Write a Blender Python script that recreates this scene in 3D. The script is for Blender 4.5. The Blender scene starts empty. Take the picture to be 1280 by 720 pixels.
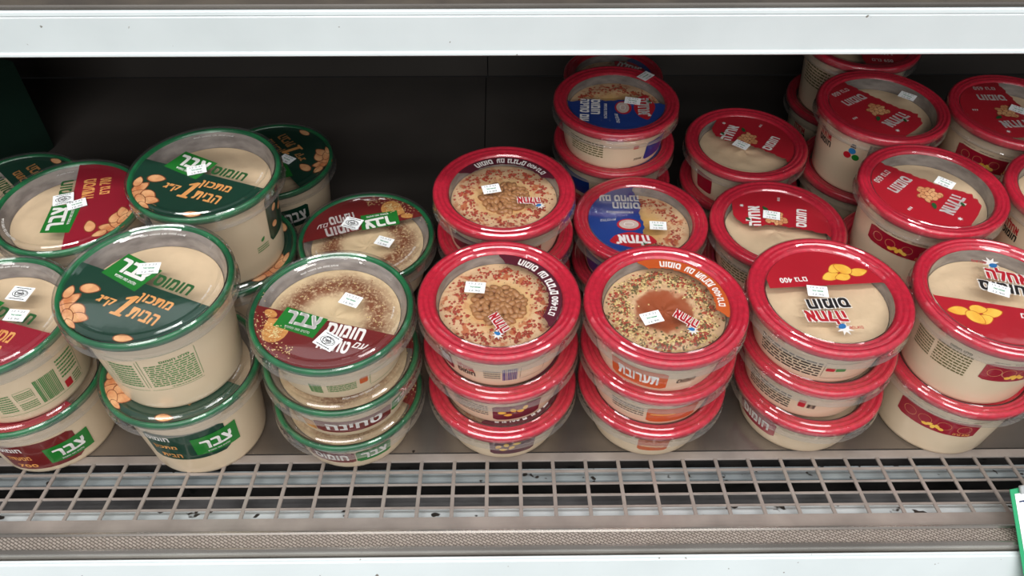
import bpy, math, random
from math import sin, cos, pi, radians
SC = bpy.context.scene
COL = SC.collection

# ------------------------------------------------------------------ camera
cam_d = bpy.data.cameras.new('camera'); cam = bpy.data.objects.new('camera', cam_d); COL.objects.link(cam)
cam_d.sensor_width = 36.0; cam_d.lens = 1023.0 / 1280 * 36.0; cam_d.clip_start = 0.02
cam.location = (0, 0, 0.588)
from mathutils import Matrix, Vector
_p, _y, _r = radians(46), radians(0.8), radians(0.2)
_fw = Vector((sin(_y)*cos(_p), cos(_y)*cos(_p), -sin(_p)))
_rt = _fw.cross(Vector((0, 0, 1))).normalized(); _up = _rt.cross(_fw)
_rt2 = _rt*cos(_r) + _up*sin(_r); _up2 = -_rt*sin(_r) + _up*cos(_r)
cam.rotation_euler = Matrix((_rt2, _up2, -_fw)).transposed().to_euler()
SC.camera = cam

# ------------------------------------------------------------------ light
w = bpy.data.worlds.new('store_air'); SC.world = w; w.use_nodes = True
w.node_tree.nodes['Background'].inputs[0].default_value = (0.93, 0.97, 1.0, 1)
w.node_tree.nodes['Background'].inputs[1].default_value = 0.26

def area(name, loc, target, sx, sy, power, col=(1, 0.99, 0.975)):
    l = bpy.data.lights.new(name, 'AREA'); l.shape = 'RECTANGLE'; l.size = sx; l.size_y = sy
    l.energy = power; l.color = col
    o = bpy.data.objects.new(name, l); COL.objects.link(o); o.location = loc
    o.rotation_euler = (Vector(target) - Vector(loc)).to_track_quat('-Z', 'Y').to_euler()
    return o
# ceiling tubes of the store (behind and above the shopper) and the cabinet canopy tube
area('ceiling_lamp', (0.1, -0.35, 2.4), (0.1, 0.4, 0.1), 3.6, 0.32, 24)
area('ceiling_lamp', (-0.2, -1.2, 2.4), (0, 0.4, 0.1), 3.6, 0.32, 26)
area('ceiling_lamp', (0.3, -2.3, 2.4), (0, 0.4, 0.1), 3.6, 0.32, 34)
area('ceiling_lamp', (-0.1, -3.8, 2.4), (0, 0.6, 0.1), 3.6, 0.32, 58)
area('canopy_tube', (0, 0.10, 1.35), (0, 0.42, 0.05), 2.2, 0.08, 7)

SC.view_settings.view_transform = 'Standard'; SC.view_settings.look = 'None'
SC.view_settings.exposure = 0.12; SC.view_settings.gamma = 1.0; SC.view_settings.use_curve_mapping = False
try: SC.cycles.transparent_max_bounces = 16
except Exception: pass

# ------------------------------------------------------------------ materials
def lin(c):
    return tuple(((v/255)/12.92 if v/255 <= 0.04045 else ((v/255+0.055)/1.055)**2.4) for v in c)
def newmat(name):
    m = bpy.data.materials.new(name); m.use_nodes = True
    nt = m.node_tree; nt.nodes.clear()
    out = nt.nodes.new('ShaderNodeOutputMaterial'); b = nt.nodes.new('ShaderNodeBsdfPrincipled')
    nt.links.new(b.outputs[0], out.inputs[0]); return m, nt, b, out
def noise_tex(nt, scale, detail=3, coord='Object', vec=None):
    tc = nt.nodes.new('ShaderNodeTexCoord'); n = nt.nodes.new('ShaderNodeTexNoise')
    n.inputs['Scale'].default_value = scale; n.inputs['Detail'].default_value = detail
    src = tc.outputs[coord]
    if vec:
        mp = nt.nodes.new('ShaderNodeMapping'); mp.inputs['Scale'].default_value = vec
        nt.links.new(src, mp.inputs[0]); src = mp.outputs[0]
    nt.links.new(src, n.inputs['Vector']); return n
def ramp(nt, src, stops):
    r = nt.nodes.new('ShaderNodeValToRGB'); e = r.color_ramp.elements
    while len(e) < len(stops): e.new(0.5)
    for k, (p, c) in enumerate(stops): e[k].position = p; e[k].color = (*c, 1)
    nt.links.new(src, r.inputs[0]); return r
def mat(name, c1, c2=None, rough=0.5, metal=0.0, scale=40, bump=0.0, coat=0.0, vec=None, lo=0.35, hi=0.65, detail=3, spec=0.5):
    m, nt, b, out = newmat(name)
    c1 = lin(c1); c2 = lin(c2) if c2 else tuple(v*0.9 for v in c1)
    n = noise_tex(nt, scale, detail, vec=vec)
    r = ramp(nt, n.outputs['Fac'], [(lo, c1), (hi, c2)])
    nt.links.new(r.outputs[0], b.inputs['Base Color'])
    b.inputs['Roughness'].default_value = rough; b.inputs['Metallic'].default_value = metal
    b.inputs['Specular IOR Level'].default_value = spec
    b.inputs['Coat Weight'].default_value = coat; b.inputs['Coat Roughness'].default_value = 0.06
    if bump:
        bp = nt.nodes.new('ShaderNodeBump'); bp.inputs['Strength'].default_value = bump; bp.inputs['Distance'].default_value = 0.001
        nt.links.new(n.outputs['Fac'], bp.inputs['Height']); nt.links.new(bp.outputs[0], b.inputs['Normal'])
    return m
def clearmat(name, haze, base=0.05, rough=0.04, tint=(1, 1, 1), hazecol=(0.8, 0.8, 0.8), bump=0.15, pw=4.0):
    """thin clear plastic: see-through, a fresnel gloss on top and a little milky haze"""
    m = bpy.data.materials.new(name); m.use_nodes = True; nt = m.node_tree; nt.nodes.clear()
    N = nt.nodes.new; L = nt.links.new
    out = N('ShaderNodeOutputMaterial'); tr = N('ShaderNodeBsdfTransparent'); gl = N('ShaderNodeBsdfGlossy'); df = N('ShaderNodeBsdfDiffuse')
    tr.inputs[0].default_value = (*tint, 1); gl.inputs['Roughness'].default_value = rough; df.inputs[0].default_value = (*hazecol, 1)
    lw = N('ShaderNodeLayerWeight'); lw.inputs[0].default_value = 0.5
    p = N('ShaderNodeMath'); p.operation = 'POWER'; p.inputs[1].default_value = pw
    ma = N('ShaderNodeMath'); ma.operation = 'MULTIPLY_ADD'; ma.inputs[1].default_value = 0.8; ma.inputs[2].default_value = base
    L(lw.outputs['Facing'], p.inputs[0]); L(p.outputs[0], ma.inputs[0])
    m1 = N('ShaderNodeMixShader'); m1.inputs[0].default_value = haze; L(tr.outputs[0], m1.inputs[1]); L(df.outputs[0], m1.inputs[2])
    m2 = N('ShaderNodeMixShader'); L(ma.outputs[0], m2.inputs[0]); L(m1.outputs[0], m2.inputs[1]); L(gl.outputs[0], m2.inputs[2])
    if bump:
        n = noise_tex(nt, 55, 2); bp = N('ShaderNodeBump'); bp.inputs['Strength'].default_value = bump; bp.inputs['Distance'].default_value = 0.0012
        L(n.outputs['Fac'], bp.inputs['Height']); L(bp.outputs[0], gl.inputs['Normal'])
    L(m2.outputs[0], out.inputs[0]); return m
def hummus_mat(name, base, kind):
    m, nt, b, out = newmat(name); N = nt.nodes.new; L = nt.links.new
    n = noise_tex(nt, 60, 4); r = ramp(nt, n.outputs['Fac'], [(0.3, lin(base)), (0.7, tuple(v*0.9 for v in lin(base)))])
    col = r.outputs[0]
    if kind in ('ring', 'sauce', 'oil'):
        tc = N('ShaderNodeTexCoord'); ln = N('ShaderNodeVectorMath'); ln.operation = 'LENGTH'
        sx = N('ShaderNodeVectorMath'); sx.operation = 'MULTIPLY'; sx.inputs[1].default_value = (1, 1, 0)
        L(tc.outputs['Object'], sx.inputs[0]); L(sx.outputs[0], ln.inputs[0])
        n2 = noise_tex(nt, 90, 6)
        ad = N('ShaderNodeMath'); ad.operation = 'MULTIPLY_ADD'; ad.inputs[1].default_value = 0.016; L(n2.outputs['Fac'], ad.inputs[0]); L(ln.outputs['Value'], ad.inputs[2])
        if kind == 'ring':   # a dusting of paprika in a ring
            rr = ramp(nt, ad.outputs[0], [(0.0, (0, 0, 0)), (1.0, (0, 0, 0))]); 
            e = rr.color_ramp.elements; e[0].position = 0.026; e[1].position = 0.056
            a = e.new(0.037); a.color = (1, 1, 1, 1); a = e.new(0.045); a.color = (0.9, 0.9, 0.9, 1); e[-1].position = 0.058
            n3 = noise_tex(nt, 420, 3); th = ramp(nt, n3.outputs['Fac'], [(0.30, (0.2, 0.2, 0.2)), (0.50, (1, 1, 1))])
            mu = N('ShaderNodeMath'); mu.operation = 'MULTIPLY'; L(rr.outputs[0], mu.inputs[0]); L(th.outputs[0], mu.inputs[1]); fac = mu.outputs[0]
            c2 = lin((122, 62, 32))
        elif kind == 'oil':   # golden oil in the middle, patches of paprika in a ring
            g = ramp(nt, ad.outputs[0], [(0.020, (1, 1, 1)), (0.040, (0, 0, 0))]); mg = N('ShaderNodeMixRGB'); L(g.outputs[0], mg.inputs[0]); L(col, mg.inputs[1]); mg.inputs[2].default_value = (*lin((214, 166, 92)), 1); col = mg.outputs[0]
            rr = ramp(nt, ad.outputs[0], [(0.028, (0, 0, 0)), (0.036, (1, 1, 1)), (0.047, (1, 1, 1)), (0.054, (0, 0, 0))])
            n3 = noise_tex(nt, 150, 5); th = ramp(nt, n3.outputs['Fac'], [(0.52, (0, 0, 0)), (0.60, (.85, .85, .85))])
            mu = N('ShaderNodeMath'); mu.operation = 'MULTIPLY'; L(rr.outputs[0], mu.inputs[0]); L(th.outputs[0], mu.inputs[1]); fac = mu.outputs[0]
            c2 = lin((182, 84, 38))
        else:
            rr = ramp(nt, ad.outputs[0], [(0.027, (1, 1, 1)), (0.031, (0, 0, 0))]); fac = rr.outputs[0]
            n3 = noise_tex(nt, 260, 5); th = ramp(nt, n3.outputs['Fac'], [(0.40, (0, 0, 0)), (0.58, (.8, .8, .8))])
            r3 = ramp(nt, ad.outputs[0], [(0.030, (0, 0, 0)), (0.036, (1, 1, 1)), (0.046, (1, 1, 1)), (0.053, (0, 0, 0))])
            mu = N('ShaderNodeMath'); mu.operation = 'MULTIPLY'; L(r3.outputs[0], mu.inputs[0]); L(th.outputs[0], mu.inputs[1])
            mg = N('ShaderNodeMixRGB'); L(mu.outputs[0], mg.inputs[0]); L(col, mg.inputs[1]); mg.inputs[2].default_value = (*lin((166, 122, 66)), 1); col = mg.outputs[0]
            c2 = lin((158, 76, 38))
        mx = N('ShaderNodeMixRGB'); L(fac, mx.inputs[0]); L(col, mx.inputs[1]); mx.inputs[2].default_value = (*c2, 1); col = mx.outputs[0]
    L(col, b.inputs['Base Color']); b.inputs['Roughness'].default_value = 0.5
    n4 = noise_tex(nt, 130, 3); bp = N('ShaderNodeBump'); bp.inputs['Strength'].default_value = 0.35; bp.inputs['Distance'].default_value = 0.0015
    L(n4.outputs['Fac'], bp.inputs['Height']); L(bp.outputs[0], b.inputs['Normal'])
    return m
CREAM = (222, 201, 172)
M = dict(
    red=mat('red_rim', (200, 28, 56), (178, 20, 46), 0.32, scale=300, bump=0.25, coat=0.3),
    green=mat('green_rim', (20, 112, 64), (8, 84, 50), 0.3, scale=60, coat=0.3),
    clear=clearmat('clear_lid', 0.012, base=0.10, rough=0.06, bump=0.18),
    clear_skirt=clearmat('clear_skirt', 0.05, base=0.14, rough=0.06, bump=0.6, pw=2.6, hazecol=(0.8, 0.78, 0.76)),
    cup=mat('cream_cup', CREAM, (213, 191, 161), 0.28, scale=12, coat=0.25),
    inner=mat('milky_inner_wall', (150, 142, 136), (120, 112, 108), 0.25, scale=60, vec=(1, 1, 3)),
    hum_plain=hummus_mat('plain_hummus', (224, 197, 162), 'plain'),
    hum_ring=hummus_mat('spiced_hummus', (224, 198, 158), 'ring'),
    hum_oil=hummus_mat('oily_hummus', (224, 186, 146), 'oil'),
    hum_sauce=hummus_mat('sauced_hummus', (222, 184, 144), 'sauce'),
    p_green=mat('dark_green_print', (8, 62, 44), (6, 54, 38), 0.35, scale=9, coat=0.5),
    p_badge=mat('bright_green_print', (22, 126, 40), (16, 116, 34), 0.4, scale=9, coat=0.4),
    p_crimson=mat('crimson_print', (158, 18, 44), (146, 14, 38), 0.35, scale=9, coat=0.5),
    p_brown=mat('oxblood_print', (118, 24, 22), (108, 20, 20), 0.35, scale=9, coat=0.5),
    p_red=mat('red_print', (190, 20, 42), (176, 14, 36), 0.35, scale=9, coat=0.5),
    p_maroon=mat('maroon_print', (96, 20, 42), (84, 16, 36), 0.35, scale=9, coat=0.5),
    p_orange=mat('orange_print', (206, 96, 34), (196, 84, 26), 0.35, scale=9, coat=0.5),
    p_blue=mat('blue_print', (22, 62, 142), (16, 50, 124), 0.35, scale=9, coat=0.5),
    p_gold=mat('apricot_lettering', (232, 168, 98), (222, 152, 84), 0.45, scale=60),
    p_white=mat('white_lettering', (244, 240, 236), (236, 232, 228), 0.45, scale=30),
    p_dgreen=mat('green_lettering', (34, 92, 40), (28, 84, 36), 0.45, scale=30),
    p_sgreen=mat('pale_green_side_print', (74, 136, 74), (62, 124, 64), 0.45, scale=30),
    p_black=mat('black_lettering', (26, 20, 22), (20, 16, 18), 0.45, scale=30),
    p_rlet=mat('red_lettering', (190, 22, 40), (176, 16, 34), 0.45, scale=30),
    p_olive=mat('olive_lettering', (96, 92, 44), (84, 80, 40), 0.5, scale=30),
    p_grey=mat('grey_lettering', (120, 112, 104), (104, 98, 92), 0.5, scale=30),
    p_peaedge=mat('chickpea_print_edge', (150, 78, 40), (128, 62, 30), 0.4, scale=60),
    p_pea=mat('chickpea_print', (236, 180, 128), (206, 126, 76), 0.4, scale=70, lo=0.42, hi=0.7, coat=0.3),
    p_yeledge=mat('yellow_pea_print_edge', (208, 118, 28), (190, 98, 20), 0.4, scale=60),
    p_yellow=mat('yellow_pea_print', (248, 202, 84), (236, 164, 48), 0.4, scale=70, lo=0.4, hi=0.68, coat=0.3),
    p_wood=mat('wooden_spoon_print', (214, 158, 88), (186, 122, 60), 0.5, scale=90, vec=(1, 5, 1)),
    p_seed=mat('sesame_print', (232, 214, 160), (200, 170, 108), 0.5, scale=500),
    p_lblue=mat('light_blue_print', (44, 130, 190), (30, 104, 170), 0.4, scale=50),
    p_pale=mat('pale_bowl_print', (214, 196, 186), (196, 172, 160), 0.4, scale=90),
    sticker=mat('paper_sticker', (246, 248, 248), (238, 240, 240), 0.6, scale=50),
    s_grey=mat('sticker_ink', (150, 150, 152), (130, 130, 132), 0.6, scale=50),
    s_green=mat('sticker_green_ink', (36, 140, 90), (30, 128, 80), 0.6, scale=50),
    bean=mat('cooked_chickpea', (176, 126, 80), (142, 90, 52), 0.45, scale=180, coat=0.1),
    flake=mat('paprika_flakes', (178, 66, 32), (140, 46, 24), 0.5, scale=400),
    herb=mat('dried_herbs', (122, 98, 52), (88, 78, 40), 0.6, scale=400),
    seed=mat('sesame_seeds', (226, 202, 142), (204, 176, 112), 0.5, scale=400),
    spice=mat('brown_spice', (146, 82, 40), (116, 60, 28), 0.6, scale=400),
)

# ------------------------------------------------------------------ mesh helpers
def mesh(name, verts, faces, mats, smooth=False, fm=None):
    me = bpy.data.meshes.new(name); me.from_pydata(verts, [], faces); me.update()
    for m in (mats if isinstance(mats, (list, tuple)) else [mats]): me.materials.append(m)
    if fm: me.polygons.foreach_set('material_index', fm)
    if smooth: me.polygons.foreach_set('use_smooth', [True]*len(me.polygons))
    return me
def link(name, me, parent=None, loc=(0, 0, 0), rz=0.0):
    o = bpy.data.objects.new(name, me); COL.objects.link(o); o.parent = parent
    o.location = loc; o.rotation_euler = (0, 0, rz); return o
def lathe(prof, seg=96, mod=None, cap=(False, False)):
    """prof: (r, z) list, mod(i, k)-> radius offset"""
    v, f = [], []
    n = len(prof)
    for i, (r, z) in enumerate(prof):
        for k in range(seg):
            a = 2*pi*k/seg; rr = r + (mod(i, k) if mod else 0)
            v.append((rr*cos(a), rr*sin(a), z))
    for i in range(n-1):
        for k in range(seg):
            k2 = (k+1) % seg; f.append((i*seg+k, i*seg+k2, (i+1)*seg+k2, (i+1)*seg+k))
    if cap[0]: f.append(tuple(range(seg))[::-1])
    if cap[1]: f.append(tuple(range((n-1)*seg, n*seg)))
    return v, f
def box(x0, x1, y0, y1, z0, z1, bev=0.0):
    if not bev:
        v = [(x, y, z) for z in (z0, z1) for y in (y0, y1) for x in (x0, x1)]
        return v, [(0, 2, 3, 1), (4, 5, 7, 6), (0, 1, 5, 4), (2, 6, 7, 3), (0, 4, 6, 2), (1, 3, 7, 5)]
    import bmesh
    bm = bmesh.new(); vs = [bm.verts.new((x, y, z)) for z in (z0, z1) for y in (y0, y1) for x in (x0, x1)]
    for q in [(0, 2, 3, 1), (4, 5, 7, 6), (0, 1, 5, 4), (2, 6, 7, 3), (0, 4, 6, 2), (1, 3, 7, 5)]: bm.faces.new([vs[i] for i in q])
    bmesh.ops.bevel(bm, geom=bm.edges[:], offset=bev, segments=2, affect='EDGES')
    bm.verts.index_update(); v = [tuple(x.co) for x in bm.verts]; f = [tuple(x.index for x in q.verts) for q in bm.faces]
    bm.free(); return v, f
def lathe_facets(prof, seg=96):
    """like lathe, but each band keeps its own edge so the ridges stay crisp"""
    v, f = [], []
    for (r0, z0), (r1, z1) in zip(prof, prof[1:]):
        o = len(v)
        for r, z in ((r0, z0), (r1, z1)):
            v += [(r*cos(2*pi*k/seg), r*sin(2*pi*k/seg), z) for k in range(seg)]
        for k in range(seg):
            k2 = (k+1) % seg; f.append((o+k, o+k2, o+seg+k2, o+seg+k))
    return v, f
class G:
    """flat collector"""
    def __init__(s): s.v = []; s.f = []; s.m = []
    def add(s, vf, mi=0):
        o = len(s.v); s.v += list(vf[0]); s.f += [tuple(i+o for i in q) for q in vf[1]]; s.m += [mi]*len(vf[1]); return s

# ------------------------------------------------------------------ lettering
def vis(t):
    """Hebrew to left-to-right visual order"""
    out = []
    for wd in reversed(t.split(' ')):
        out.append(wd[::-1] if any('\u0590' <= c <= '\u05ff' for c in wd) else wd)
    return ' '.join(out)
_T = {}
def text2d(t, bold=0.02):
    key = (t, bold)
    if key in _T: return _T[key]
    c = bpy.data.curves.new('lettering', 'FONT'); c.body = vis(t); c.resolution_u = 3; c.space_character = 1.08
    o = bpy.data.objects.new('lettering', c); COL.objects.link(o); bpy.context.view_layer.update()
    me = bpy.data.meshes.new_from_object(o.evaluated_get(bpy.context.evaluated_depsgraph_get()))
    vs = [tuple(v.co) for v in me.vertices]; fs = [tuple(p.vertices) for p in me.polygons]
    bpy.data.objects.remove(o); bpy.data.meshes.remove(me); bpy.data.curves.remove(c)
    x0 = min(v[0] for v in vs); x1 = max(v[0] for v in vs); y0 = min(v[1] for v in vs); y1 = max(v[1] for v in vs)
    if bold:      # embolden by overprinting shifted copies
        v0, f0, n0 = vs, fs, len(vs); vs, fs = [], []
        for q, (ax, ay) in enumerate(((-1, -1), (1, -1), (1, 1), (-1, 1), (0, 0))):
            vs += [(x[0]+ax*bold, x[1]+ay*bold*.7, 0) for x in v0]; fs += [tuple(k+q*n0 for k in t_) for t_ in f0]
    r = ([(v[0]-(x0+x1)/2, v[1]-(y0+y1)/2) for v in vs], fs, x1-x0, y1-y0); _T[key] = r; return r
def txt(t, cx, cy, h, wd=None, rot=0, shear=0.0, bold=0.02):
    v, f, W, Hh = text2d(t, bold); sy = h/Hh; sx = (wd/W) if wd else sy; a = radians(rot)
    r = []
    for x, y in v:
        x = x*sx + y*sy*shear; y = y*sy; r.append((cx+x*cos(a)-y*sin(a), cy+x*sin(a)+y*cos(a)))
    return r, f
def txt_arc(t, rad, ang, h, wd=None, bold=0.02):
    """along a circle, letter tops towards the centre; ang = middle of the word in degrees"""
    v, f, W, Hh = text2d(t, bold); sy = h/Hh; sx = (wd/W) if wd else sy; r = []
    for x, y in v:
        p = radians(ang) + x*sx/rad; q = rad - y*sy; r.append((q*cos(p), q*sin(p)))
    return r, f
def blob(cx, cy, rx, ry, rot=0, n=16, tip=0.0, ns=0.0, seed=0):
    rnd = random.Random(seed); a0 = radians(rot); v = []
    for k in range(n):
        a = 2*pi*k/n; q = 1+rnd.uniform(-ns, ns); x = rx*cos(a)*q*(1+tip*max(0, cos(a))**6); y = ry*sin(a)*q
        v.append((cx+x*cos(a0)-y*sin(a0), cy+x*sin(a0)+y*cos(a0)))
    return v, [tuple(range(n))]
def peas(lst, grow=1.16):
    """overlapping printed peas, each with its darker edge; material 0 = pea, 1 = edge"""
    v, f, m = [], [], []
    for i, (cx, cy, rx, ry, rot) in enumerate(lst):
        for g, mi in ((grow, 1), (1.0, 0)):
            b = blob(cx, cy, rx*g, ry*g, rot, 16, tip=.28); o = len(v)
            v += [(x, y, .2*i+(.1 if mi == 0 else 0)) for x, y in b[0]]; f += [tuple(k+o for k in t) for t in b[1]]; m.append(mi)
    return v, f, m
def one(cx, cy, h):
    p = [(-.16, -.5), (.30, -.5), (.30, -.40), (.17, -.38), (.17, .5), (.02, .5), (-.22, .30), (-.16, .22), (-.03, .30), (-.03, -.38), (-.16, -.40)]
    v = [(cx+(x+.15*y)*h, cy+y*h) for x, y in p]
    return v, [(0, 1, 2, 3, 9, 10), (9, 3, 4, 5, 8), (5, 6, 7, 8)]
def poly(pts): return list(pts), [tuple(range(len(pts)))]
def segpanel(edge, n=60, x0=-0.999, x1=0.999, R=1.0):
    """region of the disc below v = edge(u)"""
    v, f = [], []
    for k in range(n+1):
        u = x0+(x1-x0)*k/n; c = math.sqrt(max(0, R*R-u*u)); t = max(-c, min(c, edge(u))); v += [(u, -c), (u, t)]
    for k in range(n):
        f.append((2*k, 2*k+2, 2*k+3, 2*k+1))
    return v, f
def rot2(vf, deg):
    a = radians(deg); return [(x*cos(a)-y*sin(a), x*sin(a)+y*cos(a)) for x, y in vf[0]], vf[1]
def arcband(a0, a1, r0, r1, n=50, ns=0.0, seed=1):
    rnd = random.Random(seed); v, f = [], []
    for k in range(n+1):
        t = k/n; a = radians(a0+(a1-a0)*t); taper = min(1, min(t, 1-t)*14+0.15)
        ri = r1-(r1-r0)*taper+rnd.uniform(-ns, ns)
        v += [(ri*cos(a), ri*sin(a)), (r1*cos(a), r1*sin(a))]
    for k in range(n): f.append((2*k, 2*k+1, 2*k+3, 2*k+2))
    return v, f
def star(cx, cy, r, n=10):
    v = [(cx+(r if k % 2 else r*0.45)*cos(pi*k/n), cy+(r if k % 2 else r*0.45)*sin(pi*k/n)) for k in range(2*n)]
    return v, [tuple(range(2*n))]
def merge(*vfs):
    v, f = [], []
    for a in vfs:
        o = len(v); v += list(a[0]); f += [tuple(i+o for i in q) for q in a[1]]
    return v, f
def outline(vf_pts, wdt):
    """thin ring polygon around points"""
    cx = sum(p[0] for p in vf_pts)/len(vf_pts); cy = sum(p[1] for p in vf_pts)/len(vf_pts); n = len(vf_pts); v = []
    for x, y in vf_pts:
        L = math.hypot(x-cx, y-cy) or 1; v += [(x, y), (x-(x-cx)/L*wdt, y-(y-cy)/L*wdt)]
    return v, [(2*k, 2*((k+1) % n), 2*((k+1) % n)+1, 2*k+1) for k in range(n)]
def textlines(x0, x1, y1, y0, rows, seed=0, gap=0.55):
    """rows of tiny illegible print: word-length bars"""
    rnd = random.Random(seed); v, f = [], []; h = (y1-y0)/rows
    for k in range(rows):
        y = y1-h*(k+0.5); x = x1
        while x > x0:
            L = (x1-x0)*rnd.uniform(0.05, 0.16); xa = max(x0, x-L)
            o = len(v); v += [(xa, y-h*(1-gap)/2), (x, y-h*(1-gap)/2), (x, y+h*(1-gap)/2), (xa, y+h*(1-gap)/2)]; f.append((o, o+1, o+2, o+3))
            x = xa-(x1-x0)*0.025
    return v, f
def barcode(x0, x1, y0, y1, n, seed=0):
    rnd = random.Random(seed); v, f = [], []; s = (x1-x0)/n
    for k in range(n):
        o = len(v); xa = x0+s*k; q = s*rnd.uniform(0.35, 0.75); v += [(xa, y0), (xa+q, y0), (xa+q, y1), (xa, y1)]; f.append((o, o+1, o+2, o+3))
    return v, f

# ------------------------------------------------------------------ artwork of the films, canonical upright, radius 1
# each entry: (part name, material, layer, shape, label or None, children [(name, material, layer, shape)])
def art_house(panel, title1, title2, kg):
    bd = [(-0.64, -0.08), (-0.02, -0.19), (0.06, 0.24), (-0.55, 0.33)]
    cl = [(-0.66, -0.62, .11, .08, 70), (-0.60, -0.74, .12, .08, 40), (-0.46, -0.70, .11, .08, -20), (-0.36, -0.80, .10, .075, 10), (-0.50, -0.82, .11, .06, -35), (-0.76, -0.52, .09, .06, 110), (-0.38, -0.91, .09, .035, -20)]
    words = [txt(title1, 0.34, -0.25, 0.17, 0.47, bold=.035), txt(title2, 0.36, -0.48, 0.16, 0.40, bold=.035)] + ([one(0.02, -0.42, 0.36), txt('ק״ג', -0.24, -0.46, 0.14, 0.24, bold=.035)] if kg else [])
    L = [('film_label', panel, 1, segpanel(lambda u: -0.03-0.01*u), None, [
        ('lettering', 'p_gold', 3, merge(*words), None),
        ('printed_chickpea', 'PEA', 3, peas([(-0.58, -0.36, .11, .075, 10)]), None),
        ('printed_chickpea', 'PEA', 3, peas([(0.36, -0.86, .10, .055, 15)]), None),
        ('printed_chickpeas', 'PEA', 3, peas(cl), None)]),
        ('brand_badge', 'p_badge', 2, poly(bd), None, [
        ('lettering', 'p_white', 4, merge(txt('צבר', -0.28, 0.12, 0.21, 0.48, rot=-5, bold=.045), txt('סלטים מאז ומתמיד', -0.27, -0.06, 0.05, 0.36, rot=-7)), None)]),
        ('product_name', 'p_dgreen', 2, txt('חומוס', 0.35, 0.09, 0.17, 0.54, bold=.04), None, []),
        ('small_print', 'p_white', 2, merge(rot2(txt_arc('סלט חומוס לפי טעם הבית', 0.90, -90, 0.04), 205), rot2(txt_arc('יש לשמור בקירור', 0.84, -90, 0.035), 100)), None, [])]
    return L
def art_tahini():
    bd = [(-0.62, -0.46), (-0.03, -0.53), (0.03, -0.18), (-0.58, -0.11)]
    rnd = random.Random(4); seeds = []
    for k in range(90):
        a = radians(rnd.gauss(218, 16)); q = rnd.uniform(0.78, 1.0); seeds.append(blob(q*cos(a), q*sin(a), .012, .007, rnd.uniform(0, 180), 5))
    for k in range(26): seeds.append(blob(rnd.uniform(-.45, -.2), rnd.uniform(-.86, -.72), .013, .008, rnd.uniform(0, 180), 5))
    inner = [blob(-0.54+rnd.gauss(0, .045), -0.55+rnd.gauss(0, .05), .013, .008, rnd.uniform(0, 180), 5) for _ in range(60)]
    return [('film_label', 'p_brown', 1, segpanel(lambda u: -0.20-0.02*u), None, [
        ('printed_spoon', 'p_wood', 2, merge(blob(-0.55, -0.53, .17, .20, 0), poly([(-0.73, -0.35), (-0.60, -0.33), (-0.66, -0.46), (-0.73, -0.5)]), blob(-0.74, -0.27, .10, .06, -20)), None),
        ('printed_seeds', 'p_seed', 4, merge(*seeds, *inner), None),
        ('lettering', 'p_white', 3, merge(txt('חומוס', 0.33, -0.32, 0.19, 0.50, bold=.045), txt('טחינה', 0.27, -0.57, 0.18, 0.40, bold=.045), txt('עם', 0.60, -0.50, 0.09, 0.16, shear=.4)), None)]),
        ('brand_badge', 'p_badge', 3, poly(bd), None, [
        ('lettering', 'p_white', 5, merge(txt('צבר', -0.29, -0.27, 0.20, 0.46, rot=-3, bold=.045), txt('סלטים מאז ומתמיד', -0.29, -0.44, 0.045, 0.36, rot=-5)), None)]),
        ('small_print', 'p_white', 2, merge(rot2(txt_arc('סלט חומוס לפי טעם הבית', 0.82, -90, 0.035), 215), rot2(txt_arc('יש לשמור בקירור', 0.82, -90, 0.03), 100)), None, [])]
def logo(cx, cy, s, rot=0, mats=('p_white', 'p_rlet'), bold=.035):
    t = txt('אחלה', cx, cy, 0.17*s, 0.50*s, rot=rot, shear=-.15, bold=bold)
    return t
def brush(c, amp, seed, slope=0.0):
    rnd = random.Random(seed); ph = [rnd.uniform(0, 6) for _ in range(4)]
    return lambda u: c+slope*u+amp*(sin(5*u+ph[0])+0.5*sin(13*u+ph[1])+0.25*sin(31*u+ph[2]))
def interp(t, P):
    for (a, va), (b, vb) in zip(P, P[1:]):
        if a <= t <= b: return va+(vb-va)*(t-a)/(b-a)
    return P[0][1] if t < P[0][0] else P[-1][1]
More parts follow.
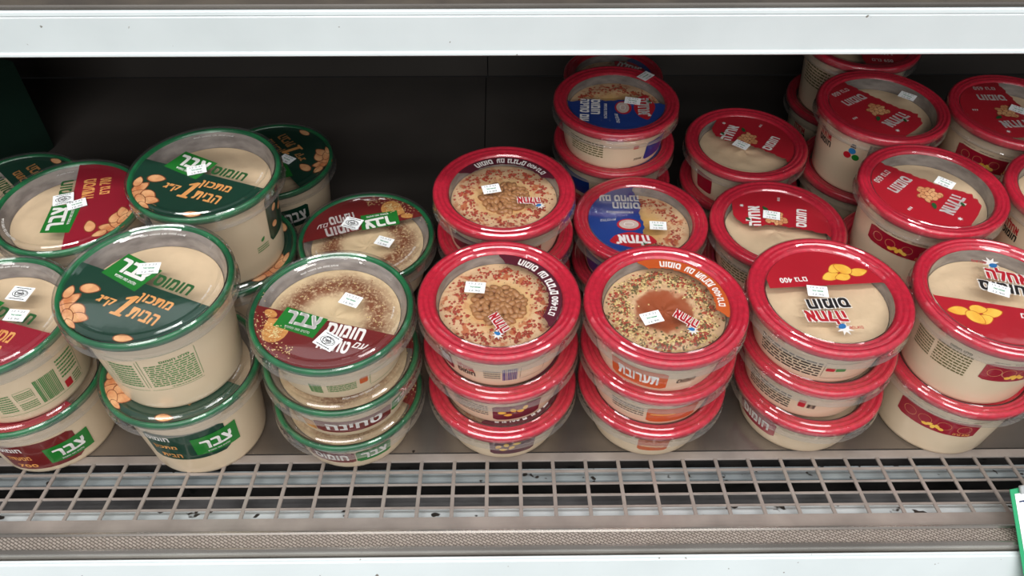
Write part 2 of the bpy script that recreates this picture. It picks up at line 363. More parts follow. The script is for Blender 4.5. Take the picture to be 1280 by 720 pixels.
def art_red(weight):
    # red field with a brushed edge on the canonical right side (built below an edge, then turned a quarter)
    P = [(-1, .02), (-.6, .08), (-.2, .15), (.1, .2), (.35, .30), (.53, .38), (.6, .28), (.66, .30), (.79, .20), (.86, -.1), (.9, -.5)] if weight else [(-1, .12), (-.9, .04), (-.4, .0), (.1, .02), (.3, .10), (.42, .16), (.5, .10), (.62, .12), (.74, .06), (.84, -.08), (.88, -.4), (.92, -.7)]
    fld = rot2(segpanel(lambda t: interp(t, P)+0.012*sin(23*t)+.008*sin(51*t), 110), 90)
    cl = random.Random(7); lst = []
    for a in range(5):
        for b in range(4):
            if (a, b) in ((0, 0), (4, 3), (0, 3)): continue
            lst.append((0.04+.085*b+cl.uniform(-.02, .02)+(.04 if a % 2 else 0), -0.13+.075*a+cl.uniform(-.015, .015), .055, .042, cl.uniform(0, 180)))
    t = [txt('חומוס', 0.30, -0.44, 0.18, 0.52, bold=.045)]
    if weight: t.append(txt('650 גרם', 0.33, -0.76, 0.11, 0.42, bold=.03))
    t.append(merge(*[poly([(.72+.04*k, -.02), (.74+.04*k, -.02), (.74+.04*k, .03), (.72+.04*k, .03)]) for k in range(3)]))
    return [('film_label', 'p_red', 1, fld, None, [
        ('printed_chickpeas', 'PEA', 2, peas(lst), None),
        ('printed_leaf', 'p_dgreen', 8, merge(blob(0.40, 0.24, .07, .04, 40, 10, tip=.4), blob(0.02, 0.55, .05, .03, 60, 10, tip=.4)), None),
        ('lettering', 'p_white', 6, merge(txt('אחלה', 0.14, 0.47, 0.26, 0.56, rot=6, shear=-.15, bold=.05), star(0.40, 0.70, .05, 6), *t), None)])]
def art_ahla():
    yl = [(-0.62, -0.47, .13, .085, 190), (-0.17, -0.41, .13, .09, 20), (-0.36, -0.38, .11, .08, 10), (-0.30, -0.58, .12, .09, 30), (-0.42, -0.55, .13, .10, -40)]
    return [('film_label', 'p_red', 1, segpanel(lambda u: -0.21+0.01*u, x0=-0.97, x1=0.90, R=.99), None, [
        ('printed_chickpeas', 'YEL', 2, peas(yl, 1.1), None),
        ('lettering', 'p_white', 3, txt('400 גרם', 0.47, -0.36, 0.11, 0.44, bold=.03), None)]),
        ('brand_lettering', 'p_white', 1, merge(txt('חומוס', 0.08, 0.18, 0.19, 0.64, bold=.11), txt('אחלה', 0.20, 0.47, 0.25, 0.60, rot=-4, shear=-.15, bold=.11)), None, [
        ('lettering', 'p_rlet', 3, txt('אחלה', 0.20, 0.47, 0.25, 0.60, rot=-4, shear=-.15, bold=.05), None),
        ('lettering', 'p_black', 3, txt('חומוס', 0.08, 0.18, 0.19, 0.64, bold=.05), None)]),
        ('brand_star', 'p_white', 1, star(0.0, 0.71, .14, 8), None, [('printed_drop', 'p_lblue', 2, blob(0.02, 0.66, .06, .05, 30, 12, tip=.4), None), ('lettering', 'p_rlet', 3, txt('שטראוס', -0.18, 0.70, .055, .22), None)])]
def art_arc(panel, word, lx, ly):
    return [('film_label', panel, 1, arcband(-158, -30, 0.78, 0.995, ns=.012), None, [
        ('lettering', 'p_white', 3, merge(txt_arc('חומוס', 0.88, -63, .125, .34, bold=.045), txt_arc('עם', 0.88, -84, .12, .14, bold=.045), txt_arc(word, 0.88, -104, .125, .34, bold=.045), txt_arc('400', 0.88, -125, .10, .20, bold=.03), txt_arc('גרם', 0.88, -139, .10, .18, bold=.03)), None)]),
        ('brand_lettering', 'p_white', 2, txt('אחלה', lx, ly, 0.18, 0.38, shear=-.15, bold=.12), None, [('lettering', 'p_rlet', 3, txt('אחלה', lx, ly, 0.18, 0.38, shear=-.15, bold=.05), None)]),
        ('brand_star', 'p_white', 2, star(lx-.2, ly+.12, .10, 8), None, [('printed_drop', 'p_lblue', 3, blob(lx-.18, ly+.11, .045, .035, 30, 12, tip=.4), None)])]
def art_blue():
    def edge(t): return 0.03+0.03*sin(9*t)+0.012*sin(37*t) - (0.1*t*t)
    fld = rot2(segpanel(edge), 90)
    rnd = random.Random(11)
    badge = [(0.18+0.43*cos(a)*(1+0.06*sin(5*a)), 0.57+0.20*sin(a)*(1+.10*sin(4*a+1))) for a in [2*pi*k/28 for k in range(28)]]
    bowl = [blob(0.23, 0.14, .23, .17, 0, 24)]
    return [('film_label', 'p_blue', 1, fld, None, [
        ('printed_bowl', 'p_rlet', 2, bowl[0], None),
        ('printed_bowl', 'p_pale', 3, merge(blob(0.23, 0.13, .19, .13, 0, 24)), None),
        ('lettering', 'p_white', 4, merge(txt('חומוס', 0.24, -0.42, 0.17, 0.52, bold=.05), txt('עם טחינה', 0.37, -0.64, 0.17, 0.76, bold=.05), txt('איכותית ומיוחדת', 0.38, -0.22, .06, .52), outline([(0.0, -.31), (.72, -.31), (.72, -.30), (0.0, -.30)], .008), outline([(0.0, -.14), (.72, -.14), (.72, -.13), (0.0, -.13)], .008), txt('גולמית', 0.62, 0.02, .08, .3, rot=8, shear=.3), outline([(0.23+.1*cos(a), .13+.06*sin(a)) for a in [2*pi*k/16 for k in range(16)]], .012)), None)]),
        ('brand_badge', 'p_rlet', 3, poly(badge), None, [('lettering', 'p_white', 5, merge(txt('אחלה', 0.16, 0.58, 0.26, 0.56, shear=-.15, bold=.055), star(.47, .66, .05, 6)), None), ('printed_leaf', 'p_dgreen', 5, blob(-0.03, 0.66, .07, .04, 30, 10, tip=.5), None)])]
ARTS = {
 'house_green': lambda: art_house('p_green', 'מתכון', 'הבית', True),
 'house_crimson': lambda: art_house('p_crimson', 'מסעדה', '700 גרם', False),
 'tahini': art_tahini, 'red': lambda: art_red(False), 'red650': lambda: art_red(True), 'ahla': art_ahla,
 'arc_maroon': lambda: art_arc('p_maroon', 'גרגרים', -0.45, 0.28), 'arc_orange': lambda: art_arc('p_orange', 'תערובת', -0.42, 0.10), 'blue': art_blue}

from mathutils import noise as mnoise

# ================================================================== the setting
def struct(name, vf, mt, smooth=False):
    o = link(name, mesh(name, vf[0], vf[1], mt, smooth)); o['kind'] = 'structure'; return o
def child(name, vf, mt, parent, smooth=False, label=None):
    o = link(name, mesh(name, vf[0], vf[1], mt, smooth), parent)
    if label: o['label'] = label
    return o
steel = mat('worn_shelf_steel', (150, 142, 134), (118, 110, 103), 0.27, metal=0.75, scale=7, vec=(1, 3, 1), bump=0.05, detail=8, lo=0.3, hi=0.7)
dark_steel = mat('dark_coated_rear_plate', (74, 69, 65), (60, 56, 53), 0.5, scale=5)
backmat = mat('dark_back_panel_paint', (66, 62, 58), (54, 50, 47), 0.42, scale=3, detail=6)
white = mat('white_enamel', (213, 221, 222), (204, 212, 213), 0.4, scale=14, lo=0.3, hi=0.7, detail=6, coat=0.2)
# sparse grime specks on the white enamel
def specks(m, scale=160, thr=0.74, col=(120, 116, 108)):
    nt = m.node_tree; b = [n for n in nt.nodes if n.type == 'BSDF_PRINCIPLED'][0]; src = b.inputs['Base Color'].links[0].from_socket
    n = noise_tex(nt, scale, 2, vec=(1, 1, 1.0)); r = ramp(nt, n.outputs['Fac'], [(thr, (0, 0, 0)), (thr+0.03, (1, 1, 1))])
    mx = nt.nodes.new('ShaderNodeMixRGB'); nt.links.new(r.outputs[0], mx.inputs[0]); nt.links.new(src, mx.inputs[1]); mx.inputs[2].default_value = (*lin(col), 1)
    nt.links.new(mx.outputs[0], b.inputs['Base Color'])
specks(white); specks(steel, 110, 0.73, (60, 54, 50))
grille_m = mat('grille_steel', (168, 158, 151), (146, 137, 131), 0.36, metal=0.25, scale=30, detail=5)
chrome = mat('bright_trim_steel', (190, 182, 174), (158, 150, 143), 0.22, metal=0.85, scale=22, vec=(0.3, 1, 1), detail=6)
grime = mat('grimy_tray', (66, 62, 60), (36, 34, 33), 0.6, scale=30, detail=8)
specks(grime, 60, 0.66, (22, 20, 20))
duct = mat('pale_duct_plate', (214, 220, 222), (190, 197, 199), 0.4, scale=20, detail=7); specks(duct, 75, 0.64, (40, 36, 34))
duct2 = mat('dull_duct_plate', (150, 158, 160), (126, 133, 136), 0.4, scale=20, detail=7); specks(duct2, 90, 0.66, (40, 36, 34))
black = mat('black_gap', (16, 15, 15), (12, 11, 11), 0.7, scale=5)

fl = struct('floor', box(-1.0, 1.0, .3765, .68, -.008, -.002), black)
for x0, x1 in ((-1.0, -.0229), (-.0216, 1.0)):
    child('shelf_plate', box(x0, x1, .377, .6795, -.0019, 0.0), steel, fl)
tm = struct('trim_1', box(-1.0, 1.0, .6805, .9595, -.008, -.002), black)
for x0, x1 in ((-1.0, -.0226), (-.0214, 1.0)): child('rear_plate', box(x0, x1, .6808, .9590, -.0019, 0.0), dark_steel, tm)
wb = struct('wall_back', box(-1.0, 1.0, .966, .98, -.01, .42), black)
for x0, x1 in ((-1.0, -.0204), (-.0190, 1.0)):
    child('back_panel', box(x0, x1, .9605, .9655, 0.0005, .42), backmat, wb)
struct('wall_left', box(-1.02, -1.001, .3, .98, -.01, .42), backmat)
struct('wall_right', box(1.001, 1.02, .3, .98, -.01, .42), backmat)
# shelf above: tray, channels and the white price rail along its edge
up = struct('ceiling', box(-1.0, 1.0, .5125, .9595, .3235, .3265), mat('upper_tray', (84, 76, 66), (66, 60, 54), 0.6, scale=30))
rail = [(.5035, .2975), (.5005, .2972), (.4990, .2985), (.4992, .3000), (.5003, .3010), (.4998, .3140), (.4992, .3262), (.4998, .3272), (.4990, .3280), (.4992, .3300), (.5010, .3306), (.5030, .3300), (.5045, .3270), (.5045, .2985)]
def extrude(prof, x0, x1):
    n = len(prof); v = [(x0, y, z) for y, z in prof]+[(x1, y, z) for y, z in prof]
    f = [(k, (k+1) % n, n+(k+1) % n, n+k) for k in range(n)]+[tuple(range(n))[::-1], tuple(range(n, 2*n))]
    return v, f
def root(name, loc, label, cat, group=None, rz=0.0):
    o = bpy.data.objects.new(name, None); COL.objects.link(o); o.location = loc; o.rotation_euler = (0, 0, rz); o.empty_display_size = .02
    o['label'] = label; o['category'] = cat
    if group: o['group'] = group
    return o
pr = root('shelf_rail', (0, .5, .2972), 'long white price rail along the edge of the shelf above the tubs', 'rail')
def rel(vf, loc): return [(x-loc[0], y-loc[1], z-loc[2]) for x, y, z in vf[0]], vf[1]
RL = (0, .5, .2972)
child('rail_face', rel(extrude(rail, -1.0, 1.0), RL), white, pr)
child('rail_lip', rel(extrude([(.5050, .3215), (.5050, .3272), (.5062, .3278), (.5070, .3272), (.5070, .3215)], -1.0, 1.0), RL), grime, pr)
child('shelf_edge_strip', rel(extrude([(.5074, .3200), (.5074, .3300), (.5088, .3306), (.5104, .3300), (.5124, .3240), (.5124, .3200)], -1.0, 1.0), RL), chrome, pr)

# air return grille in front of the shelf
gr = root('air_grille', (0, .3765, 0.0), 'worn steel grid of rectangular openings in front of the tubs', 'grille')
gr.rotation_euler = (-math.atan(.015/.0775), 0, 0)
cells = [(.0090, .0192), (.0214, .0326), (.0342, .0442), (.0460, .0560), (.0578, .0662)]
edges = [.0004]+[v for c in cells for v in c]+[.0785]
for k in range(0, len(edges), 2):
    a, b = edges[k], edges[k+1]
    child('frame_strip' if k in (0, len(edges)-2) else 'long_bar', box(-.99, .99, -b, -a, -.0019, -.0002, .0003), grille_m, gr)
for k in range(-36, 37):
    x = .0122+.027*k
    if abs(x) > .98: continue
    if k == -36: cb = mesh('crossbar', *box(-.0015, .0015, -.0668, -.0085, -.0017, -.0001, .0003), grille_m)
    o = link('crossbar', cb if k > -36 else cb, gr, (x, 0, 0))
# the duct below it
dt = root('air_duct', (0, .34, -.075), 'dirty grey air duct with pale plates seen below the grille', 'duct')
DL = (0, .34, -.075)
child('duct_tray', rel(box(-.99, .99, .291, .376, -.075, -.072), DL), grime, dt)
child('duct_wall', rel(box(-.99, .99, .372, .3758, -.072, -.012), DL), grime, dt)
child('duct_rail', rel(extrude([(.3755, -.0105), (.3755, -.0070), (.3735, -.0068), (.3730, -.0105)], -.99, .99), DL), grime, dt)
child('duct_plate', rel(extrude([(.3655, -.0095), (.3655, -.0080), (.3525, -.0050), (.3525, -.0075)], -.99, .99), DL), duct2, dt)
child('duct_step', rel(box(-.99, .99, .338, .354, -.036, -.033), DL), mat('dark_duct_step', (92, 90, 90), (60, 58, 58), .5, scale=25, detail=7), dt)
child('duct_plate', rel(extrude([(.3275, -.0030), (.3275, -.0010), (.3125, .0050), (.3125, .0030)], -.99, .99), DL), duct, dt)
# nosing with embossed strip
emb, nt, b, out = newmat('embossed_strip_steel')
b.inputs['Base Color'].default_value = (*lin((150, 140, 132)), 1); b.inputs['Metallic'].default_value = 0.5; b.inputs['Roughness'].default_value = 0.38
tc = nt.nodes.new('ShaderNodeTexCoord'); mp = nt.nodes.new('ShaderNodeMapping'); mp.inputs['Rotation'].default_value = (0, 0, .5)
br = nt.nodes.new('ShaderNodeTexBrick'); br.inputs['Scale'].default_value = 130; br.inputs['Mortar Size'].default_value = .045; br.inputs['Color1'].default_value = (*lin((190, 178, 168)), 1); br.inputs['Color2'].default_value = (*lin((172, 160, 150)), 1); br.inputs['Mortar'].default_value = (*lin((112, 102, 94)), 1); nt.links.new(br.outputs[0], b.inputs['Base Color'])  # darker mortar colour paints relief shade, along with grime, into the recesses
nt.links.new(tc.outputs['Object'], mp.inputs[0]); nt.links.new(mp.outputs[0], br.inputs['Vector'])
bp = nt.nodes.new('ShaderNodeBump'); bp.inputs['Strength'].default_value = 1.0; bp.inputs['Distance'].default_value = .003
nt.links.new(br.outputs[0], bp.inputs['Height']); nt.links.new(bp.outputs[0], b.inputs['Normal'])
ns = root('nosing_trim', (0, .29, .012), 'steel edge trim with embossed strip between two bright ridges', 'trim')
NL = (0, .29, .012)
child('embossed_strip', rel(extrude([(.2955, .0150), (.2955, .0160), (.2862, .0152), (.2862, .0140)], -1.0, 1.0), NL), emb, ns)
child('ridge', rel(extrude([(.2990, .0120), (.2990, .0165), (.2982, .0178), (.2968, .0178), (.2956, .0165), (.2956, .0120)], -1.0, 1.0), NL), chrome, ns)
child('ridge', rel(extrude([(.2861, .0120), (.2861, .0155), (.2854, .0168), (.2840, .0168), (.2828, .0150), (.2822, .0060), (.2830, .0060)], -1.0, 1.0), NL), chrome, ns)
child('front_skirting', rel(extrude([(.2815, -.02), (.2815, .0075), (.2806, .0085), (.2796, .0080), (.2790, .0066), (.2776, .0062), (.2660, -.0200), (.2560, -.045), (.2250, -.12), (.2350, -.12)], -1.0, 1.0), NL), white, ns, label='white enamelled front')

# dark green carton at the back left
gb = root('green_carton', (-.622, .775, 0), 'dark green carton standing at the back left beside the wall', 'carton', rz=radians(-20))
gcm = mat('green_carton_board', (14, 44, 32), (10, 36, 26), .6, scale=12)
child('carton_body', box(-.07, .07, -.06, .06, 0, .115, .001), gcm, gb)
child('carton_flap', ([(-.07, -.0605, .1155), (.07, -.0605, .1155), (.07, -.015, .122), (-.07, -.015, .122), (-.07, -.0605, .1165), (.07, -.0605, .1165), (.07, -.015, .123), (-.07, -.015, .123)], [(0, 3, 2, 1), (4, 5, 6, 7), (0, 1, 5, 4), (1, 2, 6, 5), (2, 3, 7, 6), (3, 0, 4, 7)]), gcm, gb)

# price card leaning on the nosing, bottom right
pc = root('price_card', (.3867, .2650, 0.0), 'white price card with green border leaning at the bottom right corner', 'sign')
u = Vector((-.0137, .0437, .05)).normalized(); r_ = (Vector((1, 0, 0))-u*u.x).normalized(); nrm = r_.cross(u)
pc.rotation_euler = Matrix((r_, u, nrm)).transposed().to_euler()
cardg = mat('green_card_border', (44, 160, 108), (38, 150, 98), .45, scale=10); cardw = mat('white_card', (250, 250, 250), (244, 246, 246), .5, scale=10)
navy = mat('navy_lettering', (30, 60, 120), (26, 52, 108), .5, scale=10)
child('card', box(0, .062, -.026, .0678, -.0008, 0), cardg, pc)
child('card_face', box(.0028, .0592, -.0232, .0640, 0.0001, .0004), cardw, pc)
child('lettering', (lambda t: ([(x, y, .0006) for x, y in t[0]], t[1]))(txt('מחיר', .0158, .0555, .0052, .021, bold=.03)), navy, pc)
child('card_clip', box(.006, .05, .0640, .0700, .0006, .0030, .0004), mat('grey_clip', (170, 174, 174), None, .3, scale=10), pc)

# ================================================================== the tubs
KIND = dict(small=(.061, .050, 'red'), tall=(.061, .076, 'red'), gsmall=(.0612, .050, 'green'), gmid=(.0612, .074, 'green'), gbig=(.0616, .090, 'green'))
def body_r(kind, z):
    R, H, c = KIND[kind]; t = max(0, min(1, z/(H-.014)))
    return .0472+(.0535-.0472)*t
_K = {}
def kind_meshes(kind):
    if kind in _K: return _K[kind]
    R, H, c = KIND[kind]
    kk = .84 if kind == 'tall' else 1.0
    ri = R-.0152*kk if c == 'red' else R-.0110      # radius of the food surface
    zt = H-.0135
    prof = [(.030, .0016), (.042, .0016), (.0440, .0000), (.0456, .0000), (.0470, .0012)]
    nb = 5
    for k in range(nb+1):
        z = .004+(zt-.004)*k/nb; prof.append((body_r(kind, z), z))
    prof += [(.0536, H-.0100), (.0560, H-.0085), (.0562, H-.006)]
    v, f = lathe(prof, 72, cap=(True, False)); body = mesh('cup', v, f, M['cup'], True)
    depth = {'small': .0085, 'gsmall': .0085, 'tall': .011, 'gmid': .011, 'gbig': .0125}[kind]
    v, f = lathe([(R-.0139*kk if c == 'red' else R-.0060, H-.0036), (ri, H-.0036-depth)], 72); inner = mesh('inner_wall', v, f, M['inner'], True)
    if c == 'red':
        pr_ = [(R-.0050, -.0080), (R-.0008, -.0080), (R, -.0055), (R-.0002, -.0025), (R-.0012, -.0008), (R-.0030, 0), (R-.0046, -.0007), (R-.0056, -.0014), (R-.0068, -.0006), (R-.0084, -.0012), (R-.0094, -.0021), (R-.0108, -.0014), (R-.0124, -.0024), (R-.0132, -.0040), (R-.0138, -.0048)]
    else:
        pr_ = [(R-.0040, -.0080), (R-.0016, -.0080), (R-.0010, -.0056), (R-.0012, -.0034), (R-.0020, -.0020), (R-.0032, -.0018), (R-.0044, -.0026), (R-.0050, -.0036), (R-.0056, -.0046)]
    if kk != 1: pr_ = [(R-(R-r)*kk, z) for r, z in pr_]
    v, f = lathe([(r, H+z) for r, z in pr_], 96); ring = mesh('rim', v, f, M[c], True)
    # clear lid: skirt with ribs, rolled edge, window
    if c == 'red':
        lp = [(R+.0002, -.0022), (R-.0004, -.0008), (R-.0016, .0000), (R-.0030, .0004), (R-.0040, .0002), (R-.0050, -.0006), (R-.0056, -.0006), (R-.0066, .0001), (R-.0078, .0002), (R-.0090, -.0006), (R-.0098, -.0006), (R-.0108, .0000), (R-.0118, -.0004), (R-.0128, -.0012), (R-.0138, -.0022), (R-.0150, -.0023), (.012, -.0022), (0.0004, -.0022)]
    else:
        lp = [(R+.0002, -.0022), (R-.0004, -.0008), (R-.0014, .0000), (R-.0028, .0004), (R-.0040, .0000), (R-.0052, -.0008), (R-.0060, -.0008), (R-.0072, .0000), (R-.0084, .0002), (R-.0096, -.0006), (R-.0106, -.0014), (R-.0118, -.0023), (R-.0130, -.0024), (.012, -.0023), (0.0004, -.0023)]
    if kk != 1: lp = [(R-(R-r)*kk if r > .03 else r, z) for r, z in lp]
    v, f = lathe_facets([(r, H+z) for r, z in lp], 96); lid = mesh('lid', v, f, M['clear'], True)
    rib = lambda i, k: (.00045 if (k % 2) else 0.0) if 0 < i < 3 else 0.0
    v, f = lathe([(R-.0030, H-.0156), (R+.0004, H-.0156), (R+.0009, H-.0149), (R+.0003, H-.0142), (R+.0004, H-.0090), (R+.0005, H-.0050), (R+.0003, H-.0023)], 144, mod=lambda i, k: (-.0009 if k % 2 else 0) if i in (3, 4) else 0)
    skirt = mesh('lid_skirt', v, f, M['clear_skirt'], True)
    # hummus surfaces with a soft swirl
    zs = H-.0036-depth; hum = {}
    for hm in ('hum_plain', 'hum_ring', 'hum_oil', 'hum_sauce'):
        vs = [(0, 0, zs)]; fs = []; nr, ng = 14, 56
        for i in range(1, nr+1):
            for k in range(ng):
                q = (ri-.0003)*i/nr; a = 2*pi*k/ng; bmp = 0.0
                if hm == 'hum_plain': bmp = .0006*sin(a*2+i*.55)+.0003*sin(a*5-i*.9)
                if hm in ('hum_oil', 'hum_sauce', 'hum_ring'): bmp = .0014*math.exp(-((q-.030)/.009)**2)-.0012*math.exp(-(q/.014)**2)+.0004*sin(a*7+i)
                if i == nr: bmp = 0
                vs.append((q*cos(a), q*sin(a), zs+bmp))
        for k in range(ng): fs.append((0, 1+k, 1+(k+1) % ng))
        for i in range(nr-1):
            for k in range(ng):
                a, b2 = 1+i*ng+k, 1+i*ng+(k+1) % ng; fs.append((a, a+ng, b2+ng, b2))
        hum[hm] = mesh('hummus', vs, fs, M[hm], True)
    _K[kind] = (body, inner, ring, lid, skirt, hum, zs, ri); return _K[kind]

def chunk(x, y, z, s, rnd):
    a = rnd.uniform(0, 6.28); c, d = cos(a)*s, sin(a)*s; h = s*.55
    v = [(x+c, y+d, z), (x-d, y+c*.8, z), (x-c*.9, y-d, z), (x+d, y-c*.7, z), (x, y, z+h)]
    return v, [(0, 1, 4), (1, 2, 4), (2, 3, 4), (3, 0, 4)]
_GR = {}
def granules(key, n, rfun, size, zs, m, seed):
    if key in _GR: return _GR[key]
    rnd = random.Random(seed); v, f = [], []; cnt = 0; tries = 0
    while cnt < n and tries < 40000:
        tries += 1
        x, y = rnd.uniform(-.047, .047), rnd.uniform(-.047, .047); q = math.hypot(x, y)
        if q > .0455: continue
        clump = max(0, .45+1.3*mnoise.noise(Vector((x*170+seed*3.1, y*170, seed)))+.5*mnoise.noise(Vector((x*520, y*520, seed+5))))
        if rnd.random() > rfun(q, x, y)*max(0, clump)*1.2: continue
        bmp = .0014*math.exp(-((q-.030)/.009)**2)-.0012*math.exp(-(q/.014)**2)
        cv, cf = chunk(x, y, zs+bmp, size*rnd.uniform(.5, 1.4), rnd); o = len(v); v += cv; f += [tuple(i+o for i in t) for t in cf]; cnt += 1
    _GR[key] = mesh('granules', v, f, M[m]); return _GR[key]
ringf = lambda c, s: (lambda q, x, y: math.exp(-((q-c)/s)**2))
def bean_mesh():
    v, f = lathe([(.00003, -.0021), (.0012, -.0017), (.0019, -.0008), (.00205, .0003), (.0017, .0013), (.0009, .0020), (.00003, .0023)], 8)
    return mesh('chickpea', [(z*1.45, y, x*.9) for x, y, z in v], f, M['bean'], True)
_BEAN = [None]

def side_map(kind, th_c, vf, layer):
    v = []
    for x, z in vf[0]:
        r = body_r(kind, z)+.00025+.00012*layer; a = th_c+x/.0505; v.append((r*cos(a), r*sin(a), z))
    return v, vf[1]
def srect(x0, x1, z0, z1, n=12, wav=0.0, seed=0):
    rnd = random.Random(seed); v, f = [], []
    for k in range(n+1):
        x = x0+(x1-x0)*k/n; e = 0.0
        if k in (0, n): e = (z1-z0)*.09
        v += [(x, z0+e+rnd.uniform(0, wav)), (x, (z0+z1)/2), (x, z1-e-rnd.uniform(0, wav))]
    for k in range(n):
        a = 3*k; f += [(a, a+3, a+4, a+1), (a+1, a+4, a+5, a+2)]
    return v, f
def frame(x0, x1, z0, z1, t=.0003):
    f = lambda a, b, c, d: srect(a, b, c, d, 8)
    return merge(f(x0, x1, z0, z0+t), f(x0, x1, z1-t, z1), srect(x0, x0+t, z0, z1, 1), srect(x1-t, x1, z0, z1, 1))
D = lambda deg: radians(deg)*.0505      # degrees along the cup -> metres
def circ(cx, cy, r, t): return outline([(cx+r*cos(2*pi*k/14), cy+r*sin(2*pi*k/14)) for k in range(14)], t)
def s_peapatch(t0, t1, z0, z1, wt='650 גרם', panel='p_crimson'):
    x0, x1 = D(t0), D(t1); W = x1-x0; h = z1-z0
    cs = [circ(x0+W*q, z0+h*.52, min(h*.26, W*.1), .0003) for q in (.16, .36, .60, .84)]
    pea_ = [blob(x0+W*(.38+.05*k), z0+h*(.24+.09*(k % 2)), .0024, .0018, 40*k, 10, tip=.3) for k in range(5)]
    return [('side_label', panel, 1, srect(x0, x1, z0, z1, 14), [
        ('printed_chickpeas', 'p_yellow', 2, merge(*pea_)), ('printed_icons', 'p_pea', 2, merge(*cs)),
        ('lettering', 'p_gold', 2, txt(wt, x0+W*.84, z0+h*.15, h*.15, W*.2, bold=.03)),
        ('small_print', 'p_black', 2, merge(*[txt('טבעי ללא שומן', x0+W*(.17+.27*k), z1+.0022, .0013, W*.2) for k in range(4)]))])]
def s_lines(t0, t1, z0, z1, rows, m='p_olive', title=None, seed=1):
    L = [('small_print', m, 1, textlines(D(t0), D(t1), z1, z0, rows, seed), [])]
    if title: L.append(('lettering', m, 1, txt(title, (D(t0)+D(t1))/2+D(t1-t0)*.12, z1+.0022, .0028, D(t1-t0)*.6, bold=.03), []))
    return L
def s_logo(t, z, s=1.0):
    return [('brand_lettering', 'p_rlet', 1, txt('אחלה', D(t), z, .0085*s, .016*s, shear=-.15, bold=.04), []),
            ('lettering', 'p_black', 1, txt('חומוס', D(t), z-.0085*s, .006*s, .018*s, bold=.04), [])]
def s_badge(t0, t1, z0, z1, patch, p0, p1, q0, q1, words):
    a0, a1, b0, b1 = D(t0), D(t1), D(p0), D(p1)
    bz = [(a0+.003, z0+.001), (a1, z0), (a1-.001, z1-.001), (a0, z1)]
    n = 8; bv = []; bf = []
    for k in range(n+1):
        q = k/n; bv += [(a0+(a1-a0)*q, z0+.0015*(1-q)), (a0+(a1-a0)*q, z1-.001+.001*q)]
    for k in range(n): bf.append((2*k, 2*k+2, 2*k+3, 2*k+1))
    return [('side_label', patch, 1, srect(b0, b1, q0, q1, 14), [('lettering', 'p_white', 2, txt(words[0], b0+(b1-b0)*.18, q1-.007, .0055, (b1-b0)*.3, bold=.04)),
             ('lettering', 'p_gold', 2, merge(txt(words[1], b0+(b1-b0)*.22, (q0+q1)/2-.001, .0055, (b1-b0)*.3, bold=.03), txt(words[2], b0+(b1-b0)*.25, q0+.006, .005, (b1-b0)*.26, bold=.03)))]),
            ('side_badge', 'p_badge' if patch != 'p_green' else 'p_badge', 3, (bv, bf), [('lettering', 'p_white', 5, merge(txt('צבר', (a0+a1)/2, (z0+z1)/2+.001, (z1-z0)*.42, (a1-a0)*.66, bold=.04), txt('סלטים מאז ומתמיד', (a0+a1)/2, z0+(z1-z0)*.17, (z1-z0)*.08, (a1-a0)*.5)))])]
def s_bar(t0, t1, z0, z1, m, n=14, seed=2): return [('barcode', m, 1, barcode(D(t0), D(t1), z0, z1, n, seed), [])]
def s_patch(t0, t1, z0, z1, m, words=None, wm='p_white', extra=None):
    k = []
    if words: k.append(('lettering', wm, 2, txt(words, (D(t0)+D(t1))/2, (z0+z1)/2, (z1-z0)*.5, D(t1-t0)*.7, bold=.04)))
    if extra: k += extra
    return [('side_label', m, 1, srect(D(t0), D(t1), z0, z1, 12), k)]
def s_box(t0, t1, z0, z1, m='p_sgreen'): return [('label_outline', m, 1, frame(D(t0), D(t1), z0, z1), [])]
